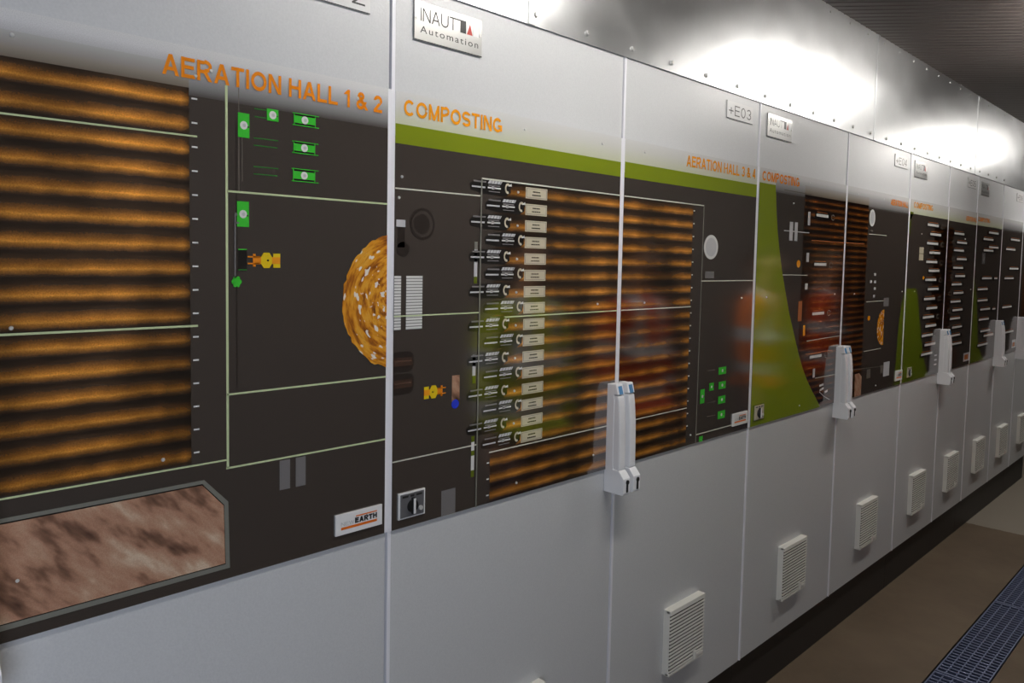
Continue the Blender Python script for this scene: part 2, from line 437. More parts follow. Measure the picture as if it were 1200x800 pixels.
def label_plate(p, x0, x1, z0, z1):
    mb = MB(); p.rect(x0, x1, z0, z1, 'cream', 4, mb)
    e, f = .0026, .0008
    for q in ((x0+e, x1-e, z1-e-f, z1-e), (x0+e, x1-e, z0+e, z0+e+f), (x0+e, x0+e+f*1.6, z0+e, z1-e), (x1-e-f*1.6, x1-e, z0+e, z1-e)): p.rect(*q, 'grey', 4.6, mb)
    zc = (z0+z1)/2; xc = (x0+x1)/2; w = x1-x0
    for k, (dz, ww) in enumerate(((.0035, .17), (-.0045, .2))):
        n = 6
        for i in range(n):
            a = xc-w*ww+2*w*ww*i/n; p.rect(a, a+2*w*ww/n*.78, zc+dz-.0014, zc+dz+.0014, 'shade', 5, mb)
    p.sub('row_label', mb)
def sign_plate(p, x0, x1, z0, z1):
    mb = MB(); w, h = x1-x0, z1-z0
    mb.box(x0, x1, -.004, 0, z0, z1, 'sign', .0008)
    caps(mb, 'NEW', x0+w*.11, x0+w*.385, z0+h*.42, z0+h*.60, -.0043, 'ginkl', .12)
    caps(mb, 'EARTH', x0+w*.4, x0+w*.88, z0+h*.42, z0+h*.68, -.0043, 'ink', .3, .07)
    for a, b, c, d, m in ((.11, .4, .24, .36, 'signorange'), (.4, .88, .24, .36, 'signorange'), (.42, .88, .72, .78, 'signorange')):
        mb.face([(x0+w*a, -.0043, z0+h*c), (x0+w*b, -.0043, z0+h*c), (x0+w*b, -.0043, z0+h*d), (x0+w*a, -.0043, z0+h*d)], m)
    p.sub('sign_plate', mb, 'white sign with black EARTH lettering')
def rotary_switch(p, x0, x1, z0, z1, plate='swp', edge='sign'):
    mb = MB(); w, h = x1-x0, z1-z0; cx, cz = (x0+x1)/2, z0+h*.45
    mb.box(x0, x1, -.004, 0, z0, z1, edge, .001); mb.box(x0+w*.06, x1-w*.06, -.0055, -.003, z0+h*.06, z1-h*.06, plate, .0005)
    for a, b in ((.12, .34), (.42, .56), (.64, .86)):
        mb.face([(x0+w*a, -.0058, z1-h*.2), (x0+w*b, -.0058, z1-h*.2), (x0+w*b, -.0058, z1-h*.12), (x0+w*a, -.0058, z1-h*.12)], 'ink')
    mb.cyl((cx, -.0075, cz), (0, -1, 0), w*.2, .005, 'knob', 24, w*.18)
    mb.box(cx-w*.05, cx+w*.05, -.012, -.005, cz-h*.3, cz+h*.32, 'knob', .001); mb.box(cx-w*.03, cx+w*.045, -.0135, -.01, cz-h*.28, cz+h*.3, 'sign', .0008)
    mb.cyl((x0+w*.8, -.007, z0+h*.3), (0, -1, 0), w*.07, .004, 'screw', 12)
    p.sub('rotary_switch', mb, 'grey switch plate with black knob')
def symbol(p, name, fn, label=None):
    mb = MB(); fn(mb); p.sub(name, mb, label)
def loader(p, x0, x1, z, h, flip=False):
    """yellow wheel loader from above"""
    def fn(mb):
        w = x1-x0; X = lambda t: x0+w*(1-t if flip else t)
        R = lambda a, b, c, d, m, l=4: p.poly([(X(a), z+h*c), (X(b), z+h*c), (X(b), z+h*d), (X(a), z+h*d)], m, l, mb)
        R(0, .38, .16, .24, 'orange'); R(0, .38, -.24, -.16, 'orange'); R(.16, .24, -.38, .38, 'orange'); R(.24, .42, -.22, .22, 'orange')
        p.poly([(X(.4), z+h*.2), (X(.48), z+h*.46), (X(.66), z+h*.46), (X(.74), z+h*.2), (X(.74), z-h*.2), (X(.66), z-h*.46), (X(.48), z-h*.46), (X(.4), z-h*.2)], 'yellow', 5, mb)
        R(.72, 1, -.22, .2, 'amber', 4); R(.78, 1, .2, .42, 'yellow'); R(.78, 1, -.44, -.2, 'yellow'); R(.58, .64, -.05, .05, 'black', 6)
    symbol(p, 'loader_symbol', fn, 'yellow loader symbol')
def green_box(p, a, b, sc=1., rails=True):
    """green conveyor symbol between corners a (upper left) and b (lower right)"""
    def fn(mb):
        x0, z1 = a; x1, z0 = b; w, h = x1-x0, z1-z0
        if rails:
            p.rect(x0, x1, z0+h*.22, z1-h*.22, 'green', 3, mb)
            for zz in (z0+h*.05, z1-h*.05): p.line((x0-w*.08, zz), (x1+w*.18, zz), 'green', .0016, 4, mb)
            p.rect(x0+w*.02, x1, z0+h*.1, z0+h*.22, 'black', 3, mb); p.rect(x0+w*.02, x1, z1-h*.22, z1-h*.1, 'black', 3, mb)
            for xx in (x0, x1): p.line((xx, z0), (xx, z1), 'green', .0016, 4, mb)
        else:
            p.rect(x0, x1, z0, z1, 'green', 3, mb); p.rect(x0+w*.72, x1-w*.06, z0+h*.42, z0+h*.48, 'black', 4, mb)
        r = .0072*sc; p.disc(((x0+x1)/2, (z0+z1)/2), r, r, 'white', 5, mb, 16); p.disc(((x0+x1)/2+r*.1, (z0+z1)/2), r*.45, r*.45, 'lgrey', 6, mb, 12)
    symbol(p, 'conveyor_symbol', fn, 'green conveyor symbol')

# ------------------------------------------------------------------ the cabinet carcass
def handle_profile():
    return [(.0, .994), (-.06, .994), (-.062, 1.0), (-.062, 1.045), (-.046, 1.062), (-.044, 1.1), (-.0435, 1.18), (-.041, 1.235), (-.036, 1.268), (-.030, 1.297), (0, 1.297)]
def door_handle(root, x0, x1):
    ox = root.location.x; mb = MB()
    base = [(.004, .994), (-.028, .994), (-.028, 1.055), (-.024, 1.075), (-.024, 1.25), (-.02, 1.297), (.004, 1.297)]
    mb.prism_x(base, x0, x1, 'hand', .002)
    h = mb.build('door_handle', root, (ox, 0, 0))
    g = MB(); g.prism_x([(-.020, 1.062), (-.046, 1.06), (-.0455, 1.12), (-.044, 1.19), (-.040, 1.24), (-.036, 1.266), (-.022, 1.268)], x0+.001, x1-.001, 'hand', .004)
    g.build('grip', h, (ox, 0, 0))
    g = MB(); g.prism_x([(-.02, 1.269), (-.036, 1.269), (-.0285, 1.298), (-.018, 1.298)], x0, x1, 'hand', .002)
    g.build('top_cap', h, (ox, 0, 0))
    g = MB(); xm = (x0+x1)/2
    g.prism_x([(-.0362, 1.27), (-.0373, 1.27), (-.0312, 1.292), (-.0301, 1.292)], x0+.007, x1-.007, 'hblue'); g.build('blue_insert', h, (ox, 0, 0))
    g = MB(); g.prism_x([(-.02, .994), (-.058, .994), (-.062, 1.0), (-.062, 1.04), (-.046, 1.06), (-.02, 1.062)], x0-.001, x1+.001, 'hand', .002); g.build('lock_housing', h, (ox, 0, 0))
    g = MB(); g.box(xm-.002, xm+.006, -.0635, -.055, 1.002, 1.036, 'slot', .001); g.cyl((xm+.002, -.0635, 1.03), (0, -1, 0), .006, .003, 'slot', 16); g.build('lock_slot', h, (ox, 0, 0))
def vent(root, xc, zc=.446, s=.21):
    ox = root.location.x; a, b, c, d = xc-s/2, xc+s/2, zc-s/2, zc+s/2
    mb = MB(); mb.box(a, b, -.006, .006, c, d, 'vent', .002); mb.box(a+.004, b-.004, -.016, -.004, c+.006, d-.006, 'ventd')
    o = mb.build('ventilation_grille', root, (ox, 0, 0))
    n = 17
    g = MB()
    T = (d-c-.016)/n
    for i in range(n):
        z = d-.007-T*(i+.5); g.box(a+.001, b-.002, -.0205, -.0158, z-T*.2, z+T*.26, 'vent', .0006, 1)
    g.box(a, a+.004, -.016, -.004, c, d, 'vent', .001); g.box(b-.004, b, -.016, -.004, c, d, 'vent', .001); g.box(a, b, -.020, -.005, d-.010, d, 'vent', .002); g.box(a, b, -.020, -.005, c, c+.009, 'vent', .002)
    g.build('louvre_frame', o, (ox, 0, 0))
    g = MB(); g.box(b-.062, b-.05, -.024, -.015, c+.006, c+.034, 'vent', .002); g.box(b-.05, b-.012, -.0225, -.015, c+.012, c+.022, 'vent', .001); g.build('clip', o, (ox, 0, 0))
def maker_plate(root, xl):
    ox = root.location.x; x0, x1, z0, z1 = xl+.0575, xl+.253, 2.086, 2.166; w, h = x1-x0, z1-z0
    mb = MB(); mb.box(x0, x1, .0015, .006, z0, z1, 'plate', .0006)
    for a, b, c, d in ((x0, x1, z0-.0012, z0+.0012), (x0-.0012, x0+.0008, z0, z1)): mb.face([(a, .0013, c), (b, .0013, c), (b, .0013, d), (a, .0013, d)], 'ink')  # dark lines paint the plate's shadow along its bottom and left edges
    o = mb.build('maker_plate', root, (ox, 0, 0))
    g = MB(); y = .0012
    caps(g, 'INAUT', x0+w*.085, x0+w*.60, z0+h*.5, z0+h*.84, y, 'ink', .11, .13)
    text(g, 'Automation', x0+w*.08, x0+w*.94, z0+h*.2, z0+h*.38, y, 'ink', 0, 1.25)
    F = lambda pts, m: g.face([(x0+w*a, y, z0+h*b) for a, b in pts], m)
    F([(.52, .8), (.66, .8), (.66, .84), (.52, .84)], 'ink'); F([(.66, .5), (.75, .5), (.75, .84), (.66, .84)], 'ink')
    F([(.76, .5), (.85, .5), (.81, .8)], 'signred'); F([(.86, .5), (.95, .5), (.95, .84), (.86, .84)], 'sign')
    F([(.66, .44), (.95, .44), (.95, .46), (.66, .46)], 'ginkl')
    g.build('lettering', o, (ox, 0, 0))
    for xx in (x0+w*.035, x1-w*.03):
        g = MB(); g.cyl((xx, .001, z0+h*.55), (0, -1, 0), .0028, .002, 'screw', 10); g.build('rivet', o, (ox, 0, 0))
def number_plate(root, xr, txt):
    ox = root.location.x; x0, x1, z0, z1 = xr-.2315, xr-.054, 2.110, 2.166; w, h = x1-x0, z1-z0
    mb = MB(); mb.box(x0, x1, .0025, .006, z0, z1, 'label', .0006)
    for a, b, c, d in ((x0, x1, z0-.001, z0+.001), (x0-.001, x0+.001, z0, z1)): mb.face([(a, .0023, c), (b, .0023, c), (b, .0023, d), (a, .0023, d)], 'ink')  # plate shadow drawn as dark lines, bottom and left
    o = mb.build('number_plate', root, (ox, 0, 0))
    g = MB(); caps(g, txt, x0+w*.07, x0+w*.93, z0+h*.2, z0+h*.8, .0022, 'ink', .11, .2); g.build('lettering', o, (ox, 0, 0))
def cabinet(xl, xm, xr, label, num, plate=True, vents=(True, True), hl=True, hr=True, single=False):
    root = empty('electrical_cabinet', (xl, 0, 0)); tag(root, label, 'cabinet', 'control cabinets in a row')
    off = (xl, 0, 0)
    mb = MB(); mb.box(xl+.002, xr-.002, .034, .60, .2, 2.195, 'body', .003); mb.build('cabinet_body', root, off)
    mb = MB(); mb.box(xl, xr, .03, .6, 0, .198, 'plinth', .002); mb.build('plinth', root, off)
    doors = [(xl, xr)] if single else [(xl, xm), (xm, xr)]
    for i, (a, b) in enumerate(doors):
        mb = MB(); mb.box(a+.0045, b-.003, .005, .03, .202, 2.196, 'paint', .0025, 3); d = mb.build('door', root, off)
        e = MB(); e.box(a+.0008, a+.0098, .0025, .031, .203, 2.195, 'edge', .001); e.box(a+.0001, a+MARGIN, .0008, .0042, ZB, ZT, 'edge'); e.box(b-MARGIN, b-.0001, .0008, .0049, ZB, ZT, 'edge')  # pale strips paint the light that the door edges catch at the seams
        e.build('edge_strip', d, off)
        if vents[i]: vent(root, (a+b)/2-.005)
    if hl: door_handle(root, xm-.043, xm-.013)
    if hr: door_handle(root, xm+.006, xm+.036)
    if plate: maker_plate(root, xl)
    if num: number_plate(root, xr, num)
    return root
# ------------------------------------------------------------------ cabinets, left to right
S = [-.8, 0, .8, 1.6, 2.4, 3.2, 3.853, 4.44, 5.07, 5.67, 6.30]
c0 = cabinet(-1.6, -.757, 0, 'nearest grey control cabinet, printed with wide brown stripes under AERATION HALL 1 & 2', '+E02', vents=(True, True))
c1 = cabinet(0, .8, 1.6, 'grey double-door control cabinet with lime green band and sixteen labelled rows, wearing the +E03 plate', '+E03')
c2 = cabinet(1.6, 2.4, 3.2, 'grey double-door control cabinet with broad green curve on its left door, +E04 plate', '+E04')
c3 = cabinet(3.2, 3.853, 4.44, 'narrower grey control cabinet with staggered white dashes on both doors, right of the +E04 cabinet', '+E05')
c4 = cabinet(4.44, 5.07, 5.67, 'far grey control cabinet with few scattered white dashes, second last on the right', '+E06')
c5 = cabinet(5.67, 5.67, 6.30, 'farthest grey cabinet at the right frame edge, mostly cut off beyond the last handle', None, vents=(True, False), hl=False, single=True)

GL, WL, FL = 'gl', 'wl', 'fl'
# ---- blank outer panels that continue the row
p = Panel(c0, -1.6, -.757, 'pg'); p.rect(-1.5, -.8, 1.2755, 1.905, 'sA'); p.rect(-1.5, -.8, 1.905, 1.9426, 'veil'); p.line((-1.5, 1.5105), (-.8, 1.5105), GL); p.line((-1.5, 1.2715), (-.8, 1.2715), GL)
p.poly([(-1.2, 1.0775), (-.8, 1.0775), (-.8, 1.243), (-1.2, 1.243)], 'straw'); p.finish()
# ---- AERATION HALL 1 & 2
p = Panel(c0, -.757, 0, 'pg')
p.rect(-.9, -.4215, 1.2755, 1.9055, 'sA'); p.rect(-.9, -.4215, 1.9055, 1.9426, 'veil')
p.rect(-.4215, -.3545, 1.257, 1.893, 'dark', 1)
for k in range(16):
    z = 1.8887-.0397*k; p.rect(-.4175, -.4075, z-.0012, z+.0016, 'white', 3)
p.line((-.9, 1.823), (-.4078, 1.8274), GL, .003); p.line((-.9, 1.5103), (-.4085, 1.5103), GL, .0035); p.line((-.9, 1.2718), (-.3575, 1.2710), GL, .003)
p.line((-.3560, 1.256), (-.3560, 1.9207), GL, .0045); p.line((-.356, 1.741), (-.0, 1.741), GL, .0035); p.line((-.3575, 1.3868), (0, 1.3868), GL, .0035); p.line((-.359, 1.256), (0, 1.256), GL, .0035)
p.rect(-.334, -.3325, 1.74, 1.92, 'fl', 1); p.rect(-.339, -.337, 1.40, 1.86, 'shade', 1); p.rect(-.3275, -.3265, 1.76, 1.86, 'fl', 1)
def pic(mb):
    p.poly([(-.9, 1.243), (-.3996, 1.243), (-.3556, 1.196), (-.3530, 1.0758), (-.9, 1.0758)], 'frame', 3, mb)
    p.poly([(-.9, 1.2365), (-.403, 1.2365), (-.3635, 1.192), (-.3610, 1.0845), (-.9, 1.0845)], 'black', 4, mb)
    p.poly([(-.9, 1.2345), (-.4035, 1.2345), (-.3645, 1.191), (-.3620, 1.086), (-.9, 1.086)], 'straw', 5, mb)
symbol(p, 'straw_picture', pic, 'printed close-up of brown straw in a grey frame')
for x0, x1 in ((-.2545, -.2325), (-.2205, -.1990)):
    symbol(p, 'grey_bar', lambda mb: p.rect(x0, x1, 1.196, 1.252, 'grey', 3, mb))
green_box(p, (-0.3351, 1.8781), (-0.3136, 1.8361), 1., False)
green_box(p, (-0.2798, 1.8929), (-0.2569, 1.8720), 1., False)
if True:
    green_box(p, (-0.2248, 1.8941), (-0.1804, 1.8706)); green_box(p, (-0.2256, 1.8430), (-0.1812, 1.8199)); green_box(p, (-0.2264, 1.7933), (-0.1810, 1.7683))
    for a, b in (((-0.3038, 1.8890), (-0.2806, 1.8893)), ((-0.3038, 1.8752), (-0.2806, 1.8755)), ((-0.3055, 1.8379), (-0.2569, 1.8385)), ((-0.3055, 1.8252), (-0.2587, 1.8253)), ((-0.3056, 1.7879), (-0.2569, 1.7885)), ((-0.3056, 1.7752), (-0.2587, 1.7754))):
        p.line(a, b, 'dgreen', .0018)
green_box(p, (-0.3373, 1.7252), (-0.3149, 1.6810), 1., False)
def cane(mb):
    p.path([(-0.3373, 1.7000), (-0.3400, 1.7050), (-0.3410, 1.7005), (-0.3414, 1.5906)], 'grey', .0028, 4, mb); p.line((-0.3414, 1.6872), (-0.3334, 1.6876), 'grey', .0028, 4, mb)
    c = (-0.3386, 1.5846)
    for i in range(6): p.disc((c[0]+.006*math.cos(i*PI/3), c[1]+.006*math.sin(i*PI/3)), .0035, .0045, 'green', 4, mb, 10)
    p.disc(c, .006, .006, 'green', 5, mb, 12)
    p.rect((-0.3352, 1.6294)[0], (-0.3191, 1.6297)[0], (-0.3272, 1.6056)[1], (-0.3271, 1.6416)[1], 'black', 3, mb)
    p.line((-0.3352, 1.6411), (-0.3190, 1.6415), 'green', .002, 4, mb); p.line((-0.3353, 1.6055), (-0.3191, 1.6056), 'dgreen', .002, 4, mb)
symbol(p, 'spout_symbol', cane)
loader(p, (-0.3175, 1.6222)[0], (-0.2535, 1.6231)[0], (-0.2843, 1.6227)[1], .030)
def heap(mb):
    c, r = (.0235, 1.5425), .1405; rr = random.Random(3)
    p.poly([(c[0]+r*(1+rr.uniform(-.02, .02))*math.cos(PI/2+PI*i/48), c[1]+r*(1+rr.uniform(-.02, .02))*math.sin(PI/2+PI*i/48)) for i in range(49)], 'pile', 3, mb)
symbol(p, 'orange_heap_picture', heap, 'printed round orange heap')
sign_plate(p, (-0.1327, 2.1173)[0], -.0185, 1.0790, 1.1215)
p.title('AERATION HALL 1 & 2', -.4655, -.0255, 1.9205, 1.954)
for q in ((-0.6775, 1.9365), (-0.6866, 1.5194), (-0.4100, 1.9266), (-0.3833, 1.9398), (-0.0843, 1.9416), (-0.4697, 1.2901), (-0.6859, 1.1457)): p.screw(q)
p.finish()
# ---- COMPOSTING, left door of the +E03 cabinet
p = Panel(c1, 0, .8, 'pw')
p.rect(0, .8, 1.8665, 1.9065, 'lime')
p.title('COMPOSTING', .0305, .3200, 1.9250, 1.9580, 'amber')
p.rect(0, .254, 1.06, 1.797, 'dark', 1)
p.rect(.288, .9, 1.0, 1.8155, 'sB', 1.05)
p.rect(.2566, .30, 1.06, 1.8155, 'dark', 1.3)
for k in range(16):
    z = 1.8-.0398*k
    if k % 2: p.rect(.28, .325, z-.019, z+.019, 'dark', 1.5)
p.line((0.0102, 1.7748), (0.2548, 1.7762), WL, .003); p.line((.2566, 1.8157), (.81, 1.8157), WL, .0035, 7); p.line((.2566, 1.8157), (.2545, 1.05), 'frame', .0042, 7)
p.line((.0, 1.5105), (.256, 1.5105), GL, .003); p.line((.0, 1.2035), (.256, 1.2035), WL, .003)
p.line((.292, 1.4965), (.81, 1.498), GL, .0032); p.line((.297, 1.1783), (.9, 1.1783), WL, .0032)
for z in (1.154, 1.1153, 1.0762): p.rect(.289, .297, z-.0016, z+.0016, 'white', 3)
for k in range(16):
    z = 1.7948-.0398*k
    row_fan(p, (.2235 if k % 2 == 0 else .2720), z+.004)
    label_plate(p, .4055, .4845, z-.0135, z+.0135)
    if k % 2 == 0: p.screw((.3795, z-.001))
def bars(pts):
    def fn(mb):
        for a, b, m in pts: p.rect(.2375, .2475, b, a, m, 3, mb)
    return fn
zb = lambda a: a
for segs in ((((0.2410, 1.6723)[1], (0.2414, 1.6549)[1], 'frame'), ((0.2414, 1.6549)[1], (0.2427, 1.5929)[1], 'lgrey'), ((0.2427, 1.5929)[1], (0.2431, 1.5774)[1], 'olive')),
             (((0.2413, 1.4152)[1], (0.2415, 1.4033)[1], 'frame'), ((0.2415, 1.4033)[1], (0.2424, 1.3658)[1], 'lgrey'), ((0.2424, 1.3658)[1], (0.2427, 1.3480)[1], 'olive')),
             (((0.2373, 1.2257)[1], (0.2376, 1.2117)[1], 'olive'), ((0.2376, 1.2117)[1], (0.2380, 1.1917)[1], 'white'), ((0.2380, 1.1917)[1], (0.2383, 1.1797)[1], 'olive'), ((0.2383, 1.1797)[1], (0.2390, 1.1456)[1], 'white'), ((0.2390, 1.1456)[1], (0.2394, 1.1295)[1], 'olive'))):
    symbol(p, 'level_bar', bars(segs))
def tank(mb):
    c = (0.0842, 1.7046); p.disc(c, .0345, .0335, 'shade', 3, mb, 40); p.disc(c, .029, .028, 'dark', 4, mb, 40); p.disc((c[0]-.003, c[1]), .022, .021, 'shade', 5, mb, 32)
    a = (0.0132, 1.7109); b = (0.0369, 1.6962); p.rect(a[0], b[0], b[1], a[1], 'lgrey', 5, mb)
    a = (0.0178, 1.6954); b = (0.0363, 1.6537); p.rect(a[0], b[0], b[1], a[1], 'shade', 3, mb); p.disc((0.0318, 1.6500), .0165, .0155, 'shade', 3, mb)
symbol(p, 'tank_symbol', tank)
for i, (a, b) in enumerate(((.0, (0.0275, 1.5469)[0]), ((0.0412, 1.5466)[0], (0.0855, 1.5457)[0]))):
    def rib(mb, a=a, b=b):
        z1, z0 = (0.0508, 1.5949)[1], (0.0524, 1.4813)[1]; n = 18
        p.rect(a, b, z0, z1, 'grey', 3, mb)
        for k in range(n): p.rect(a, b, z0+(z1-z0)*(k+.22)/n, z0+(z1-z0)*(k+.95)/n, 'white', 4, mb)
    symbol(p, 'ribbed_tank_symbol', rib)
p.line((.0, 1.5105), ((0.0866, 1.5456)[0], 1.5105), GL, .003, 5)
for z0, z1 in (((0.0306, 1.3923)[1], (0.0301, 1.4357)[1]), ((0.0312, 1.3452)[1], (0.0307, 1.3887)[1])):
    def barrel(mb, z0=z0, z1=z1):
        x1 = (0.0652, 1.4003)[0]; h = z1-z0
        p.poly([(0, z0), (x1-.012, z0), (x1-.002, z0+h*.2), (x1, z0+h*.5), (x1-.002, z1-h*.2), (x1-.012, z1), (0, z1)], 'shade', 3, mb)
        p.rect(0, x1-.005, z0+h*.3, z0+h*.7, 'brown', 4, mb); p.rect(.012, x1-.008, z0+h*.5, z0+h*.58, 'brown2', 5, mb)
    symbol(p, 'barrel_symbol', barrel)
loader(p, (0.0933, 1.3459)[0], (0.1564, 1.3393)[0], (0.1263, 1.3415)[1], .031, True)
def column(mb):
    a, b = (0.1749, 1.3720), (0.1981, 1.3125); p.rect(a[0], b[0], b[1], a[1], 'straw', 3, mb); c = (0.1852, 1.3072); p.disc(c, .0115, .0105, 'blue', 4, mb, 14)
symbol(p, 'column_symbol', column, 'brown column symbol with blue foot')
rotary_switch(p, (0.0247, 1.1325)[0], (0.0978, 1.1330)[0], (0.0254, 1.0752)[1]+.001, (0.0247, 1.1334)[1])
symbol(p, 'grey_bar', lambda mb: p.rect((0.1477, 1.1155)[0], (0.1902, 1.1150)[0], 1.0575, (0.1681, 1.1154)[1], 'grey', 3, mb))
for q in ((0.0277, 1.7994), (0.0204, 1.7560), (0.7011, 1.5188), (0.3990, 1.9444), (0.7053, 1.9460), (0.3935, 1.0872), (0.0923, 1.9419), (0.6996, 1.1060)): p.screw(q)
p.finish()
# ---- AERATION HALL 3 & 4, right door of the +E03 cabinet
p = Panel(c1, .8, 1.6, 'pw')
p.rect(.7, 1.6, 1.8665, 1.9100, 'lime')
p.title('AERATION HALL 3 & 4', 1.1270, 1.5750, 1.9280, 1.9620, 'amber')
p.rect(.7, 1.176, 1.0, 1.8155, 'sB', 1.05)
for k in range(18):
    z = 1.7962-.03976*k
    if z > 1.07: p.rect(1.1775, 1.1855, z-.0018, z+.0018, 'white', 3)
p.line((.7, 1.8157), (1.2405, 1.8157), WL, .0035); p.line((1.2405, 1.8157), (1.2375, 1.05), 'frame', .005); p.line((.7, 1.498), (1.18, 1.498), WL, .0032); p.line((.7, 1.1783), (1.176, 1.1783), WL, .0032)
p.line((1.238, 1.578), (1.6, 1.578), WL, .0035); p.line((1.2385, 1.0835), (1.6, 1.0835), WL, .0035)
def disc(mb): p.disc((1.292, 1.6865), .0445, .039, 'white', 3, mb, 40); p.disc((1.292, 1.6865), .034, .030, 'lgrey', 4, mb, 32)
symbol(p, 'tank_symbol', disc, 'white round tank symbol')
symbol(p, 'grey_bar', lambda mb: p.rect((1.2600, 1.6028)[0], (1.3167, 1.6029)[0], (1.2825, 1.5864)[1], (1.2810, 1.6083)[1], 'grey', 3, mb))
green_box(p, (1.3694, 1.2903), (1.4198, 1.2659), .7, False); green_box(p, (1.3729, 1.2414), (1.4206, 1.2165), .7, False); green_box(p, (1.3735, 1.1927), (1.4213, 1.1671), .7, False); green_box(p, (1.3743, 1.1423), (1.4221, 1.1160), .7, False)
green_box(p, (1.3115, 1.2432), (1.3409, 1.2176), .6, False); green_box(p, (1.2560, 1.2278), (1.2831, 1.1817), .7, False); green_box(p, (1.2581, 1.0744), (1.2810, 1.0528), .1, False)
p.line((1.2976, 1.2865), (1.3473, 1.2851), 'fl', .002); p.line((1.3050, 1.1791), (1.3548, 1.1790), 'fl', .002); p.line((1.3026, 1.1343), (1.3580, 1.1329), 'fl', .002)
sign_plate(p, (1.4741, 1.0915)[0], (1.5797, 1.0773)[0], 1.0775, 1.121)
for q in ((0.9239, 1.5168), (1.5106, 1.5185), (0.9057, 1.9455), (1.2049, 1.0878), (1.3668, 1.9479)): p.screw(q)
p.finish()

# ---- left door of the +E04 cabinet: green sweep
curve = [(1.7349, 1.9166), (1.7435, 1.86), (1.7505, 1.8198), (1.7650, 1.755), (1.7824, 1.6974), (1.812, 1.615), (1.8466, 1.5404), (1.888, 1.455), (1.9359, 1.376), (1.982, 1.30), (2.0265, 1.2371), (2.072, 1.185), (2.1161, 1.1436), (2.165, 1.102), (2.2252, 1.05)]
p = Panel(c2, 1.6, 2.4, 'pg')
p.rect(1.6, 1.735, 1.9155, 1.9725, 'pw'); p.poly([(1.6, 1.05), (1.6, 1.9205), (1.7345, 1.9205)]+curve, 'lime', 2)
p.rect(1.985, 2.5, 1.06, 1.905, 'sC', 1); p.rect(1.985, 2.5, 1.905, 1.94, 'veil', 1)
p.title('COMPOSTING', 1.6275, 1.9285, 1.9285, 1.9620, 'orange')
p.line((1.8051, 1.9089), (2.0447, 1.9085), 'fl', .003); p.line((2.0630, 1.7327), (2.4174, 1.7327), 'terra', .003, 3); p.line((1.8198, 1.5976), (2.0373, 1.5964), 'wl', .003, 3); p.line((2.0558, 1.3377), (2.3987, 1.3410), 'wl', .0028, 3); p.line((2.1533, 1.1814), (2.3714, 1.1793), 'wl', .0028, 3); p.line((2.0531, 1.2856), (2.3143, 1.2848), 'terra', .003, 3)
for x0, x1, y0, y1 in ((925,929,260,282), (931,934.5,260,282.5)):
    symbol(p, 'white_bar', lambda mb: p.rect((1.8619, 1.7627)[0] if x0 == 925 else (1.9057, 1.7645)[0], (1.8910, 1.7639)[0] if x0 == 925 else (1.9318, 1.7656)[0], (1.8947, 1.7258)[1], (1.8880, 1.7956)[1], 'lgrey', 3, mb))
p.line((1.8153, 1.7609), (2.0363, 1.7605), 'lgrey', .0035, 4)
for a, b, m in (((2.0201, 1.8413), (2.0411, 1.7898), 'lgrey'), ((2.0206, 1.6836), (2.0439, 1.6475), 'lgrey'), ((2.0193, 1.5646), (2.0430, 1.5411), 'white'), ((1.9659, 1.4961), (2.0005, 1.4191), 'terra'), ((2.0178, 1.4017), (2.0376, 1.3606), 'amber'), ((2.1284, 1.2217), (2.1487, 1.1853), 'lgrey')):
    symbol(p, 'level_bar', lambda mb: p.rect(a[0], b[0], b[1], a[1], m, 3, mb))
symbol(p, 'lamp_symbol', lambda mb: p.disc((1.9517, 1.6399), .016, .0145, 'amber', 3, mb, 14), 'amber dot')
for a in ((2.0886, 1.8329), (2.0887, 1.6397), (2.0890, 1.4432), (2.0827, 1.2705)): row_dash(p, a[0], a[1], .145, .019, 1)
def arcs(mb):
    for a, b in (((2.1991, 1.1456), (2.2416, 1.1484)), ((2.2053, 1.1274), (2.2434, 1.1323)), ((2.2541, 1.1134), (2.2843, 1.1174))): p.line(a, b, 'white', .009, 3, mb)
    p.path([(2.2018, 1.1207), (2.2471, 1.0982), (2.3109, 1.0767)], 'lgrey', .003, 3, mb)
symbol(p, 'pump_symbol', arcs)
rotary_switch(p, (1.6254, 1.1051)[0], (1.7054, 1.0950)[0], 1.0755, 1.134, 'cream', 'olive')
for q in ((1.8887, 1.8646), (1.6958, 1.5178), (2.3145, 1.5181), (2.0140, 1.0867), (2.0245, 1.9511), (1.8443, 1.9472)): p.screw(q)
p.finish()
# ---- right door of the +E04 cabinet
p = Panel(c2, 2.4, 3.2, 'pg')
p.rect(2.3, 2.655, 1.06, 1.905, 'sC', 1); p.rect(2.3, 2.655, 1.905, 1.94, 'veil', 1)
p.title('AERATION HALL', 2.9290, 3.17, 1.925, 1.9525, 'orange')
symbol(p, 'tank_symbol', lambda mb: (p.disc((2.6999, 1.8524), .036, .038, 'white', 3, mb, 28), p.disc((2.6999, 1.8524), .026, .028, 'lgrey', 4, mb, 24)), 'white round tank symbol')
p.line((2.6676, 1.7801), (2.8956, 1.7807), 'wl', .003); p.line((2.3528, 1.7330), (2.6220, 1.7353), 'terra', .003); p.line((2.6761, 1.4772), (2.9043, 1.4774), 'wl', .003); p.line((2.6738, 1.2539), (2.8901, 1.2539), 'wl', .003); p.line((2.5614, 1.1812), (2.9021, 1.1670), 'fl', .003)
for q in ((2.7689, 1.6000), (2.7219, 1.5672), (2.7733, 1.5669), (2.7743, 1.5357), (2.7682, 1.5007)):
    symbol(p, 'conveyor_symbol', lambda mb: p.rect(q[0]-.012, q[0]+.012, q[1]-.006, q[1]+.006, 'lgrey', 3, mb))
